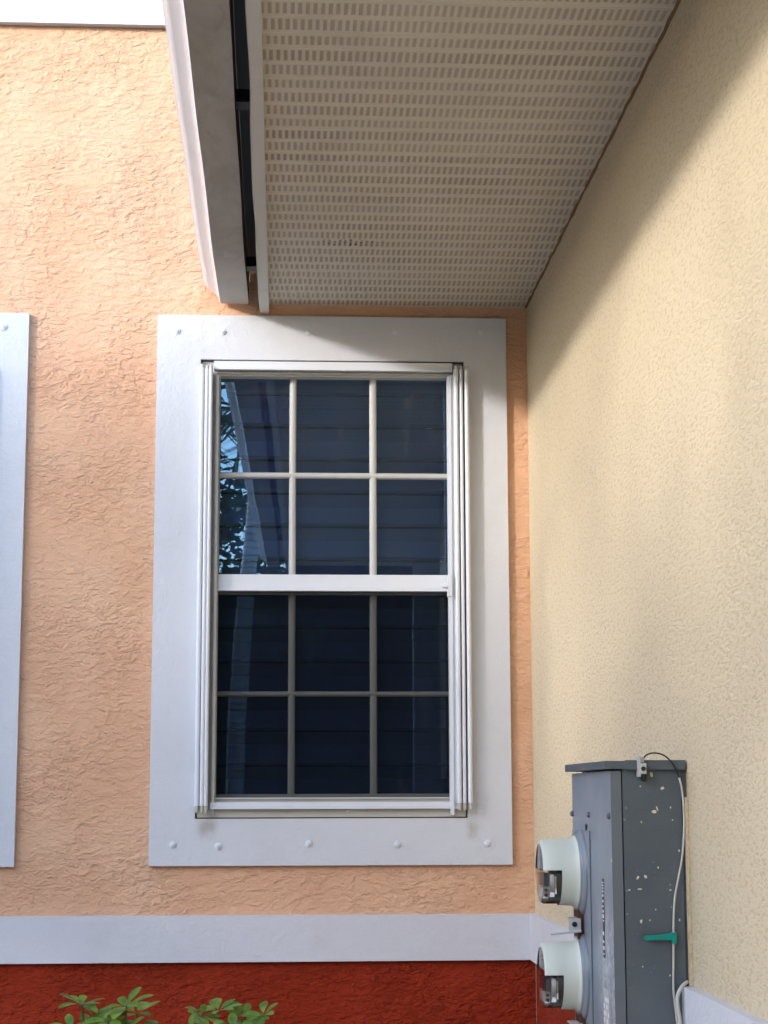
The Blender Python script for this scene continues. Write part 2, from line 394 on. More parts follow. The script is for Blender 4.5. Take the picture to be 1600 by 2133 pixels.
openings = [(W1+i*DX, W2+i*DX, V2, V1) for i in range(3)]
link('upper_wall', wall_with_holes(-6.5, 0, ZC+.05, ZT+.75, openings), M['orange'], house)
link('lower_wall', boxm(-6.5, 0, .001, .2, 0, ZC+.05), M['red'], house)
bm = B()
v = [(-6.5,-.02,ZC-.002),(0,-.02,ZC),(0,.1,ZC),(-6.5,.1,ZC-.002),(-6.5,-.02,ZB+.002),(0,-.02,ZB-.003),(0,.1,ZB-.003),(-6.5,.1,ZB+.002)]
v = [bm.verts.new(p) for p in v]
for f in ((0,3,2,1),(4,5,6,7),(0,1,5,4),(1,2,6,5),(2,3,7,6),(3,0,4,7)): bm.faces.new([v[i] for i in f])
link('trim_band', bm, M['trimline'], house, bev=.003)
link('upper_trim_band', boxm(-6.5, -.0, -.03, .1, ZT, ZT+.45), M['trim'], house, bev=.003)
link('side_wall', boxm(-6.5, -6.3, .2, 5, 0, ZT+.75), M['orange'], house)
link('inner_wall', boxm(-6.3, 0, .75, .85, 0, ZT+.75), M['dark'], house)
link('roof', boxm(-6.8, .3, -.03, 5.3, ZT+.76, ZT+.9), M['shingle'], house)

def screw_bm(x, z, y=TP):
    bm = B()
    lathe(bm, [(.0125, 0), (.0125, .0022), (.0112, .0034), (.0072, .0036), (.0062, .0065), (.0035, .0077), (.0026, .0058), (.0001, .0058)], (x, y, z), (0, -1, 0), 20)
    return bm
def rect_ring(x0, x1, z0, z1, a0, a1, c0, c1, y0, y1):
    """outer x0..z1, inner a0..c1, from y0 (front) to y1"""
    bm = B(); o = [(x0,z0),(x1,z0),(x1,z1),(x0,z1)]; n = [(a0,c0),(a1,c0),(a1,c1),(a0,c1)]
    O = [[bm.verts.new((x, y, z)) for x, z in o] for y in (y0, y1)]; I = [[bm.verts.new((x, y, z)) for x, z in n] for y in (y0, y1)]
    for k in range(4):
        j = (k+1) % 4
        bm.faces.new((O[0][k], O[0][j], I[0][j], I[0][k])); bm.faces.new((O[1][j], O[1][k], I[1][k], I[1][j]))
        bm.faces.new((O[0][j], O[0][k], O[1][k], O[1][j])); bm.faces.new((I[0][k], I[0][j], I[1][j], I[1][k]))
    return bm
def surround(dx, screws):
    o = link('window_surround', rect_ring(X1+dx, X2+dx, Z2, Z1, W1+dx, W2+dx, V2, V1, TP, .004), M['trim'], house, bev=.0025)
    for px, py in screws:
        p = P(px, py, TP); link('screw', screw_bm(p.x+dx, p.z), M['alu'], o, smooth=True)
    return o
SC = [(369,689),(464,691),(644,692),(822,690),(1003,692),(360,1760),(454,1763),(643,1758),(828,1759),(1015,1757)]
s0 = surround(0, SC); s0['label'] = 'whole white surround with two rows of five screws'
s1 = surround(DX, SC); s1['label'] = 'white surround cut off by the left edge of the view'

PANE = -.42
def make_window(dx):
    win = bpy.data.objects.new('window', None); C.objects.link(win); win.parent = house; win.empty_display_size = .1
    off = Vector((dx, 0, 0))
    def q(x, z): return x+dx
    def L(name, bm, m, **k):
        return link(name, bm, m, win, **k)
    YF = .018
    def xs(px, py, Y): return P(px, py, Y).x+dx
    def zs(px, py, Y): return P(px, py, Y).z
    gl, gr = xs(455, 1200, .03), xs(935, 1200, .03)
    gt, gb = zs(700, 789, .03), zs(700, 1661, .03)
    mr1, mr0 = zs(700, 1198, .012), zs(700, 1232, .012)
    # dark joint round the frame, main frame
    L('joint', rect_ring(W1+dx+.0005, W2+dx-.0005, V2+.0005, V1-.0005, W1+dx+.006, W2+dx-.006, V2+.004, V1-.005, -.006, .06), M['gap'])
    L('frame', rect_ring(W1+dx+.006, W2+dx-.006, V2+.004, V1-.005, gl, gr, gb, gt, -.003, .07), M['alu_old'], bev=.0015)
    L('frame_lip', rect_ring(gl-.016, gr+.012, gb-.005, gt+.012, gl-.008, gr+.006, gb+.0, gt+.006, -.013, -.0035), M['alu_old'], bev=.001)
    # sashes
    L('meeting_rail', box(B(), gl-.002, gr+.002, .000, .045, mr0+.012, mr1), M['alu'], bev=.003)
    bm = B(); box(bm, gl-.002, gr+.002, -.006, .03, mr0, mr0+.011); L('meeting_rail', bm, M['alu'], bev=.002)
    bm = B(); box(bm, gl, gr, .028, .036, zs(700, 1236, .03)-.006, mr0-.003); L('lower_sash_rail', bm, M['muntin'], bev=.002)
    L('sash_rail', box(B(), gl, gr, .030, .06, gb, gb+.012), M['muntin'], bev=.002)
    bm = boxm(gl, gr, .046, .049, mr0+.002, gt)
    bmesh.ops.rotate(bm, verts=bm.verts[:], cent=((gl+gr)/2, .047, (gt+mr0)/2), matrix=Matrix.Rotation(radians(PANE), 3, 'Z'))
    L('pane', bm, M['glass'])
    bm = boxm(gl, gr, .056, .059, gb, mr0+.002)
    bmesh.ops.rotate(bm, verts=bm.verts[:], cent=((gl+gr)/2, .057, (gb+mr0)/2), matrix=Matrix.Rotation(radians(PANE), 3, 'Z'))
    L('pane', bm, M['glass'])
    # muntins
    def bar(x0, x1, z0, z1, y, vert):
        bm = B()
        c = .004
        if vert:
            xm = (x0+x1)/2; pr = [(x0, y+.012), (x0+c, y+.002), (xm-.002, y), (xm+.002, y), (x1-c, y+.002), (x1, y+.012)]
            A = [bm.verts.new((x, yy, z0)) for x, yy in pr]; Bv = [bm.verts.new((x, yy, z1)) for x, yy in pr]
        else:
            zm = (z0+z1)/2; pr = [(z0, y+.012), (z0+c, y+.002), (zm-.002, y), (zm+.002, y), (z1-c, y+.002), (z1, y+.012)]
            A = [bm.verts.new((x0, yy, z)) for z, yy in pr]; Bv = [bm.verts.new((x1, yy, z)) for z, yy in pr]
        n = len(pr)
        for k in range(n): bm.faces.new((A[k], A[(k+1) % n], Bv[(k+1) % n], Bv[k]))
        bm.faces.new(A); bm.faces.new(Bv[::-1]); return bm
    for y, z0, z1, pz in ((.030, mr1, gt, (984, 997)), (.040, gb+.012, mr0-.005, (1440, 1451))):
        h0, h1 = zs(700, pz[1], y), zs(700, pz[0], y)
        for a, b in ((602.5, 617), (770, 785)):
            L('muntin', bar(xs(a, 1000, y), xs(b, 1000, y), z0, z1, y, True), M['muntin'])
        L('muntin', bar(gl, gr, h0, h1, y-.0015, False), M['muntin'])
    # insect screen over the lower half and its frame
    L('insect_screen', boxm(gl-.004, gr+.004, .020, .0206, gb-.001, mr0-.001), M['screen'])
    # white track rails at head and sill
    zt0, zt1 = zs(700, 772, -.03), V1-.008
    L('head_track', box(box(B(), gl-.022, gr+.012, -.030, -.004, zt0+.010, zt1), gl-.022, gr+.012, -.036, -.004, zt0, zt0+.009), M['alu'], bev=.0012)
    zb1, zb0 = zs(700, 1671, -.03), zs(700, 1685, -.03)
    L('sill_track', box(box(B(), gl-.018, gr+.022, -.030, -.004, zb0+.008, zb1), gl-.018, gr+.022, -.036, -.004, zb0, zb0+.0075), M['alu'], bev=.0012)
    L('sill', box(B(), W1+dx+.007, W2+dx-.007, -.010, -.004, V2+.0045, zb0-.002), M['beige'])
    # small spacer pins and the lock
    zl = zs(935, 1222, -.03); xl = xs(934, 1200, -.03)
    bm = B(); box(bm, xl-.003, xl+.012, -.048, -.008, zs(935, 1243, -.03), zs(935, 1198, -.03)); L('lock', bm, M['alu'], bev=.002)
    bm = B(); tube(bm, [(xl-.022, -.042, zl), (xl-.012, -.042, zl), (xl-.002, -.042, zl)], [.0065, .008, .008], 12); L('lock_knob', bm, M['alu'], smooth=True)
    for a, b in ((717, 772), (724, 1690)):
        p = P(a, b, -.036); bm = B(); tube(bm, [(p.x+dx, -.034, p.z), (p.x+dx, -.040, p.z)], .003, 8); L('screw_head', bm, M['alu'])
    for a, b in ((934, 1092), (450, 1092), (448, 1443), (936, 1443)):
        p = P(a, b, -.01); bm = B(); tube(bm, [(p.x+dx, -.004, p.z), (p.x+dx, -.016, p.z)], .0035, 8); L('screw_head', bm, M['alu_old'])
    return win
make_window(0); make_window(DX)

# accordion storm shutter folded to both sides: a stack of slim blades each side
def blade(bm, x, w_, y0, y1, z0, z1):
    """rounded front, hollow back"""
    n = 8; pr = [(x-w_/2, y1)]+[(x-w_/2*cos(pi*k/n), y0+(w_*.42)*(1-sin(pi*k/n))) for k in range(n+1)]+[(x+w_/2, y1)]
    A = [bm.verts.new((a, b, z0)) for a, b in pr]; Bv = [bm.verts.new((a, b, z1)) for a, b in pr]; m_ = len(pr)
    for k in range(m_): bm.faces.new((A[k], A[(k+1) % m_], Bv[(k+1) % m_], Bv[k]))
    bm.faces.new(A); bm.faces.new(Bv[::-1])
def shutter(dx, side):
    sh = bpy.data.objects.new('storm_shutter', None); C.objects.link(sh); sh.parent = house; sh.empty_display_size = .1
    sh['label'] = 'folded accordion shutter blades on the %s of the window' % side
    Y0 = -.062
    def X(px, py): return P(px, py, Y0).x+dx
    def Z(px, py): return P(px, py, Y0).z
    if side == 'left':
        rods = [(419.5, 763, 410.5, 1679, .0160, -.050), (431, 767, 420.5, 1679, .0150, -.056), (439, 766, 428.5, 1679, .0130, -.056)]
        plate = (445.5, 451, -.024)
    else:
        rods = [(951.5, 768, 957.5, 1673, .0150, -.058), (962.5, 768, 967.5, 1673, .0120, -.056), (974.5, 769, 979, 1673, .0155, -.062)]
        plate = (936, 944, -.040)
    for a, b, c, d, w_, yy in rods:
        x = (X(a, b)+X(c, d))/2; z0, z1 = Z(c, d), Z(a, b)
        bm = B(); blade(bm, x, w_, yy, TP-.003 if yy > -.06 else TP-.003, z0, z1)
        if side == 'left' or a < 970:
            box(bm, x-.002, x+.002, TP-.003, -.004, z0+.004, z1-.004)
        link('blade', bm, M['alu'], sh, smooth=True)
        bm = B(); tube(bm, [(x+.001, yy+.010, z0-.024), (x+.001, yy+.010, z0-.019), (x+.001, yy+.010, z0+.002)], [.0035, .0062, .0062], 10); link('pin', bm, M['alu_old'], sh, smooth=True)
        bm = B(); tube(bm, [(x+.0005, yy+.010, z1-.002), (x+.0005, yy+.010, z1+.013)], .0058, 10); link('pin', bm, M['alu_old'], sh, smooth=True)
    a, b, yy = plate
    x0, x1 = X(a, 1200), X(b, 1200)
    bm = B(); box(bm, x0, x1, yy, -.0038, Z(450, 1699), Z(450, 776)); link('end_plate', bm, M['alu'] if side == 'right' else M['alu_old'], sh, bev=.001)
    if side == 'right':
        bm = B(); box(bm, X(944.6, 1200), X(951, 1200), -.034, -.004, Z(950, 1673), Z(950, 778)); link('blade', bm, M['alu'], sh, bev=.001)
for dx in (0, DX):
    shutter(dx, 'left'); shutter(dx, 'right')

# louvred inside shutters seen through the panes
def louvres(dx, label):
    t = thing('window_louvers', (-.7+dx, .11, V2), label, 'louvers', 'louvers behind the window glass')
    bm = B(); pz = .1215; z = P(700, 823, .12).z
    while z-pz > V2-.15:
        # closed louver: upper edge set back, lower edge overlapping forward
        prof = [(.125, z-.004), (.160, z-.047), (.128, z-.050), (.080, z-.114), (.098, z-.1215), (.16, z-.105), (.168, z-.03)]
        A = [bm.verts.new((W1+dx+.005, y, zz)) for y, zz in prof]; Bv = [bm.verts.new((W2+dx-.005, y, zz)) for y, zz in prof]; n = len(prof)
        for k in range(n): bm.faces.new((A[k], A[(k+1) % n], Bv[(k+1) % n], Bv[k]))
        bm.faces.new(A); bm.faces.new(Bv[::-1]); z -= pz
    link('slats', bm, M['louver'], t)
    link('head_panel', boxm(W1+dx+.005, W2+dx-.005, .10, .13, P(700, 822, .12).z, V1-.002), M['louver'], t, bev=.002)
louvres(0, 'closed grey louvers behind the glass of the whole window')
louvres(DX, 'closed grey louvers behind the glass of the window at the left edge')

# ------------------------------------------------------------------ cream wing with the eave
YE, YW = -7.5, -4.4
cw = thing('house', (0, -3, 0), 'cream stucco house wing with overhanging eave and vented soffit', 'house')
ZS, ZF = H+1.741, H+1.705
link('wall', boxm(0, .2, YW, 0, ZC+.02, ZS+.02), M['cream'], cw)
link('lower_wall', boxm(.001, .2, YW, 0, 0, ZC+.02), M['red'], cw)
link('trim_band', boxm(-.022, .1, YW, -.0215, ZC, ZB), M['trimline'], cw, bev=.003)
link('porch_wall', boxm(.2, 5, YW+.001, YW+.2, 0, ZS+.02), M['cream'], cw)
link('porch_ceiling', boxm(.2, 4, YE, YW, ZS+.13, ZS+.16), M['fascia'], cw)
for x in (.1, 3.8):
    link('post', boxm(x-.1, x+.1, YE+.15, YE+.35, 0, ZS+.13), M['trim'], cw, bev=.01)
link('porch_wall', boxm(3.8, 4, YE+.35, YW, 0, ZS+.13), M['cream'], cw)
bm = box(boxm(-.935, -.0005, YE, -.004, ZS, ZS+.02), -.0005, .2, YE, YW-.001, ZS, ZS+.02); link('soffit', bm, M['soffit'], cw)
bm = boxm(-.935, -.0005, -.0038, -.0002, ZS-.001, ZS+.02); link('soffit_edge', bm, M['fascia'], cw)
def wf(y, i):
    a = sin(y*5.1)*.0016+sin(y*2.3+1)*.0022+sin(y*11)*.0006
    return (a if i in (0, 3, 4, 5) else a*.2, sin(y*3.3+i)*.0008)
FX0, FX1 = -.962, -.9295
prof = [(FX0, ZF), (FX1, ZF), (FX1, ZS+.015), (FX1-.006, ZS+.12), (FX0-.004, ZS+.12), (FX0-.004, ZF+.02)]
link('fascia', prism(B(), prof, YE, -.012, 120, wf), M['fascia'], cw, smooth=True)
for py in (95, 210, 330, 430, 494, 580):
    q = on_z(553-(650-py)*.014, py, ZF); bm = B(); lathe(bm, [(.0035, 0), (.0035, .0012), (.0001, .0018)], (q.x-.004, q.y, ZF-.0002), (0, 0, -1), 8); link('nail', bm, M['metal'], cw)
bm = B()
rp = [(-1.06, ZS+.128), (4, ZS+2.0), (4, ZS+2.06), (-1.07, ZS+.145)]
prism(bm, rp, YE-.1, -.003); link('roof', bm, M['black'], cw)  # shade of the gap behind the gutter is put into this black
bm = prism(B(), [(-.006, ZS-.0005), (-.0005, ZS-.0005), (-.0005, ZS-.007)], YW, -.004, 160, lambda y, i: ((sin(y*61)*.001+sin(y*23)*.001) if i == 0 else 0, (sin(y*47)*.0015+sin(y*19+1)*.002) if i == 2 else 0)); link('sealant', bm, M['sealant'], cw)
# gutter
gut = bpy.data.objects.new('gutter', None); C.objects.link(gut); gut.parent = cw
GX0, GX1, GZ = -1.103, -1.0035, H+1.738
def wg(y, i):
    a = sin(y*1.9)*.002+sin(y*5.3+2)*.0012; return (a, sin(y*2.7)*.001)
face = [(GX0-.002, GZ+.003), (GX0-.008, GZ+.022), (GX0-.020, GZ+.038), (GX0-.040, GZ+.052), (GX0-.052, GZ+.062), (GX0-.056, GZ+.078), (GX0-.062, GZ+.084), (GX0-.062, GZ+.094), (GX0-.054, GZ+.094), (GX0-.054, GZ+.084), (GX0-.048, GZ+.062), (GX0-.036, GZ+.056), (GX0-.016, GZ+.042), (GX0-.002, GZ+.024)]
link('gutter_face', prism(B(), face, YE-.05, -.022, 60, wg), M['gutterface'], gut, smooth=True)
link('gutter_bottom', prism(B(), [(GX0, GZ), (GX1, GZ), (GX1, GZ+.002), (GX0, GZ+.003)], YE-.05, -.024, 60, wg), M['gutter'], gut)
link('gutter_back', prism(B(), [(GX1-.002, GZ+.002), (GX1, GZ+.0), (GX1+.001, GZ+.135), (GX1-.002, GZ+.135)], YE-.05, -.003, 60, wg), M['rust'], gut)
for k in range(5):
    y = -.34-1.5*k
    bm = B(); box(bm, GX1-.004, FX0-.001, y-.03, y+.03, GZ+.035, GZ+.07); link('hanger', bm, M['black'], gut, bev=.002)
bm = B()
A = [bm.verts.new((x, -.0225, z)) for x, z in [(GX1, GZ), (GX0, GZ)]+face[:8]+[(GX1, GZ+.1)]]; bm.faces.new(A)
r = bmesh.ops.extrude_face_region(bm, geom=bm.faces[:]); bmesh.ops.translate(bm, verts=[e for e in r['geom'] if isinstance(e, bmesh.types.BMVert)], vec=(0, .003, 0))
link('end_cap', bm, M['gutterface'], gut)

# ------------------------------------------------------------------ meter cabinet on the cream wall
YN, YFAR, XB = -2.45, -1.915, -.166
T0, BOT = H+.052, H-1.05
mb = thing('meter_box', (-.08, -2.2, BOT), 'tall grey meter cabinet with paint flecks on the cream wall', 'meter box')
SX = -.140
link('cabinet', boxm(SX, -.012, YN, YFAR, BOT, T0), M['box'], mb, bev=.003)
link('back_flange', boxm(-.012, -.0005, YN+.004, YFAR+.02, BOT, T0), M['box'], mb)
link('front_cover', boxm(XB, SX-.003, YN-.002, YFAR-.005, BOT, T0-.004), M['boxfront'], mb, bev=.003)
bm = boxm(XB-.014, -.004, YN-.010, YFAR+.012, T0+.0005, T0+.0175); link('lid', bm, M['box'], mb, bev=.003)
bm = boxm(SX+.004, -.004, YN-.0125, YN-.0105, T0-.001, T0+.019); link('lid_lip', bm, M['box'], mb, bev=.0008)
# raised meter hub plates, seams, cover screws on the front (facing -x)
MZ = [P(1204, 1816, -2.05).z, P(1204, 2031, -2.05).z, P(1204, 2031, -2.05).z-.246]
YM = -2.05
for z in (T0-.10,):
    for y in (-1.93, -2.17, -2.435):
        bm = B(); lathe(bm, [(.007, 0), (.007, .004), (.004, .007), (.0001, .007)], (XB, y, z), (-1, 0, 0), 10); link('cover_screw', bm, M['box'], mb, smooth=True)
bm = B(); box(bm, XB-.003, XB-.0005, YFAR-.262, YFAR-.012, BOT+.02, H-.085); link('meter_panel', bm, M['boxfront'], mb, bev=.001)
bm = B(); box(bm, XB-.0052, XB-.0032, YM-.085, YM+.045, MZ[0]+.098, MZ[0]+.112); link('panel_tab', bm, M['boxfront'], mb, bev=.001)
for i, z in enumerate(MZ):
    bm = B(); lathe(bm, [(.103, .003), (.101, .008), (.096, .012), (.092, .013), (.089, .017), (.084, .018), (.076, .018), (.076, .010)], (XB, YM, z), (-1, 0, 0), 56)
    link('socket_ring', bm, M['boxfront'], mb, smooth=True)
    # rusty screw clamp closing the ring, below the meter
    zc = z-.121
    bm = B(); box(bm, XB-.017, XB-.004, YM-.034, YM+.028, zc-.036, zc+.036); link('ring_gap', bm, M['rust'], mb, bev=.004)
    bm = B(); box(bm, XB-.040, XB-.012, YM-.042, YM-.036, zc-.014, zc+.016); cl = link('clamp', bm, M['metal'], mb, bev=.002)
    bm = B(); box(bm, XB-.040, XB-.012, YM-.034, YM+.010, zc+.014, zc+.017); link('clamp_plate', bm, M['metal'], cl)
    bm = B(); lathe(bm, [(.006, 0), (.006, .003), (.0001, .003)], (XB-.027, YM-.042, zc+.003), (0, -1, 0), 14); link('hole', bm, M['black'], cl)
    bm = B(); tube(bm, [(XB-.012, YM-.046, zc-.012), (XB-.05, YM-.044, zc-.016), (XB-.082, YM-.040, zc-.019)], .003, 8); link('rod', bm, M['metal'], cl, smooth=True)
# worn sticker strip and faded notice
bm = B(); box(bm, XB-.0012, XB-.0003, -2.345, -2.325, H-.355, H-.185); st = link('label_strip', bm, M['navy'], mb)
rr = random.Random(4)
bm = B(); z = H-.192
while z > H-.352:
    hh = rr.choice((.003, .005, .008)); 
    if rr.random() < (.9 if z > H-.25 else .45): box(bm, XB-.0018, XB-.0013, -2.345+rr.random()*.003, -2.327-rr.random()*.004, z-hh, z)
    z -= hh+rr.choice((.003, .004, .007))
link('label_print', bm, M['white'], st)
bm = B(); box(bm, XB-.0012, XB-.0003, -2.385, -2.315, H-.70, H-.42); st = link('notice', bm, M['metal'], mb)
bm = B()
for r_ in range(14):
    for c_ in range(4):
        if rr.random() < .8: box(bm, XB-.0017, XB-.0013, -2.382+c_*.017, -2.382+c_*.017+.012, H-.447-r_*.015, H-.447-r_*.015+.009)
link('notice_print', bm, M['white'], st)
# flecks stuck on the near side
bm = B()
FL = [(1357,1613,4,7,.2),(1380,1642,5,4,.5),(1363,1691,7,4,0),(1369,1684,2,6,.3),(1334,1638,2,2,0),(1397,1682,2,3,0),(1401,1708,2,2,0),(1292,1765,3,5,.6),(1274,1792,2,5,0),(1329,1828,3,5,-.7),(1345,1826,3,5,.6),(1371,1807,2,3,.3),(1415,1772,3,3,.3),(1336,1919,3,5,0),(1416,1916,2,4,0),(1297,1990,2,3,0),(1333,1852,6,2,0),(1311,1854,3,2,0),(1397,1854,3,2,0),(1336,1712,2,2,0),(1366,1895,2,2,0),(1354,1917,2,2,0),(1396,2032,2,3,0),(1339,2014,2,2,0)]
for a, b, w_, h_, t_ in FL:
    c = P(a, b, YN-.0006); s = 1/962
    pts = [(cos(k*pi/4)*w_*s*.58*(1+.7*rr.random()), sin(k*pi/4)*h_*s*.58*(1+.7*rr.random())) for k in range(8)]
    bm.faces.new([bm.verts.new((c.x+u*cos(t_)-v_*sin(t_), YN-.0008, c.z+u*sin(t_)+v_*cos(t_))) for u, v_ in pts])
link('flecks', bm, M['petal'], mb)
link('sealant_bead', boxm(-.007, -.0005, YN-.014, YN-.0005, ZB+.001, T0-.06), M['cream'], mb, bev=.004)

# electric meters
def meter(z, label):
    o = thing('electric_meter', (XB-.02, YM, z), label, 'electric meter', 'electric meters on the grey cabinet')
    c = (XB, YM, z); ax = (-1, 0, 0); R_ = .0765; L1 = .1015; NT = .059
    # angle 0 = up, the clear notch covers the lower part near the front end
    def notch(a): return .5*pi-.06 < a < 1.5*pi+.06
    prof = [(R_+.008, .012), (R_+.008, .018), (R_+.005, .021), (R_+.0015, .027), (R_-.0, NT), (R_-.0015, L1-.006), (R_-.005, L1-.001), (R_-.012, L1)]
    bm = lathe(B(), prof, c, ax, 72, keep=lambda a, i: not (notch(a) and i >= 4))
    link('cover', bm, M['meterpl'], o, smooth=True)
    prof2 = [(R_-.003, NT-.004), (R_-.0035, L1-.008), (R_-.007, L1-.002), (R_-.012, L1-.0003), (.0001, L1-.0003)]
    link('clear_window', lathe(B(), prof2, c, ax, 72), M['clear'], o, smooth=True)
    # works inside
    bm = lathe(B(), [(.066, .040), (.066, NT+.012), (.0001, NT+.012)], c, ax, 40); w0 = link('inner_block', bm, M['black'], o, smooth=True)
    bm = B(); box(bm, XB-NT-.026, XB-NT-.016, YM-.058, YM+.05, z-.055, z-.004); link('plate', bm, M['white'], w0, bev=.002)
    bm = B(); box(bm, XB-NT-.0145, XB-NT-.012, YM-.064, YM+.05, z-.048, z-.008); link('register', bm, M['white'], w0)
    bm = B(); box(bm, XB-NT-.040, XB-NT-.030, YM-.058, YM+.05, z-.03, z-.001); link('display', bm, M['navy'], w0, bev=.001)
    bm = B(); box(bm, XB-NT-.040, XB-NT-.028, YM-.046, YM+.045, z-.058, z-.034); link('plate', bm, M['white'], w0, bev=.002)
    for k in (0, 1):
        bm = B(); lathe(bm, [(.004, 0), (.004, .002), (.0001, .002)], (XB-NT-.034, YM-.046, z-.040-.011*k), (0, -1, 0), 12); link('knob', bm, M['navy'], w0)
    bm = B(); box(bm, XB-L1+.004, XB-L1+.008, YM-.03, YM+.03, z+.004, z+.034); link('face_panel', bm, M['rust'], w0)
    return o
meter(MZ[0], 'upper round electric meter with pale cover, above the rusty clamp')
meter(MZ[1], 'lower round electric meter with pale cover, in front of the red wall')
meter(MZ[2], 'lowest round electric meter with pale cover, below the picture edge')

# cable clamp, cable, tie
def pn(a, b, y=YN-.02): return P(a, b, y)
cc = thing('cable_clamp', pn(1337, 1600), 'small grey metal cable clamp hooked over the cabinet top', 'clamp')
a, b = pn(1329, 1618), pn(1341, 1575)
link('bracket', boxm(a.x, a.x+.005, YN-.030, YN-.006, a.z, b.z), M['metal'], cc, bev=.001)
a2 = pn(1333, 1588)
link('hook', boxm(a.x+.005, a.x+.014, YN-.022, YN+.02, b.z-.014, b.z-.002), M['metal'], cc, bev=.001)
link('body', boxm(a.x+.005, a.x+.016, YN-.034, YN-.013, pn(1337, 1612).z, pn(1337, 1590).z), M['metal'], cc, bev=.002)
bm = B(); p0 = pn(1340, 1601, YN-.034); lathe(bm, [(.0048, 0), (.0048, .003), (.003, .004), (.0001, .002)], (p0.x, YN-.034, p0.z), (0, -1, 0), 14); link('bolt', bm, M['black'], cc, smooth=True)
bm = B(); p0 = pn(1341, 1612, YN-.024); p1 = pn(1341, 1628, YN-.024); tube(bm, [p0, p1-Vector((0,0,-.004)), p1], [.0065, .0065, .004], 12); link('plug', bm, M['black'], cc, smooth=True)
cb = thing('cable', pn(1405, 1900), 'thin cable looping off the cabinet top, black then pale grey', 'cable')
pts = smooth_path([P(1340, 1592, YN-.018), P(1341, 1580, YN-.02), P(1348, 1572, YN-.022), P(1362, 1568.5, YN-.026), P(1380, 1572, YN-.026), P(1396, 1584, YN-.022), P(1408, 1602, YN-.016), P(1415, 1620, YN-.013)])
link('cable_sheath', tube(B(), pts, .0017, 8), M['wirebk'], cb, smooth=True)
pts = smooth_path([P(1415, 1620, YN-.013), P(1420, 1640, YN-.012), P(1423.5, 1670, YN-.009), P(1425, 1710, YN-.008), P(1424, 1750, YN-.009), P(1420.5, 1790, YN-.009), P(1413, 1830, YN-.009), P(1406, 1870, YN-.009), P(1403.5, 1910, YN-.009), P(1403, 1955, YN-.009), P(1403, 2010, YN-.008), P(1403, 2060, YN-.008), P(1407, 2100, YN-.008), P(1411, 2135, YN-.008), P(1413, 2180, YN-.008), P(1410, 2300, YN-.008)])
link('pale_sheath', tube(B(), pts, .0022, 8), M['wirewh'], cb, smooth=True)
gc = thing('grounding_cable', P(1422, 2100, YN-.02), 'grey cable bend at the lower right corner of the cabinet', 'cable')
pts = smooth_path([P(1432, 2046, YN+.0), P(1424, 2052, YN-.010), P(1416, 2063, YN-.018), P(1411, 2080, YN-.02), P(1413, 2105, YN-.02), P(1417, 2140, YN-.02), P(1418, 2300, YN-.02)])
link('sheath', tube(B(), pts, .0042, 10), M['wirewh'], gc, smooth=True)
tie = thing('cable_tie', P(1400, 1954, YN-.01), 'teal plastic tie sticking out sideways from the pale cable', 'cable tie')
a, b = P(1342, 1954, YN-.014), P(1400, 1951, YN-.014)
bm = B(); n0 = .0035
vv = []
for p, h_ in ((a, .0028), (a.lerp(b, .08), .0048), (a.lerp(b, .6), .0052), (b, .0075)):
    vv.append([bm.verts.new((p.x, p.y+dy, p.z+dz)) for dy, dz in ((-.0025, -h_), (-.0025, h_), (.0025, h_), (.0025, -h_))])
for q0, q1 in zip(vv, vv[1:]):
    for k in range(4): bm.faces.new((q0[k], q0[(k+1) % 4], q1[(k+1) % 4], q1[k]))
bm.faces.new(vv[0]); bm.faces.new(vv[-1][::-1]); link('tail', bm, M['green_tie'], tie, bev=.0008)
c0 = P(1403, 1954, YN-.009)
link('loop', boxm(c0.x-.005, c0.x+.0055, YN-.017, YN-.002, c0.z-.011, c0.z+.012), M['green_tie'], tie, bev=.002)

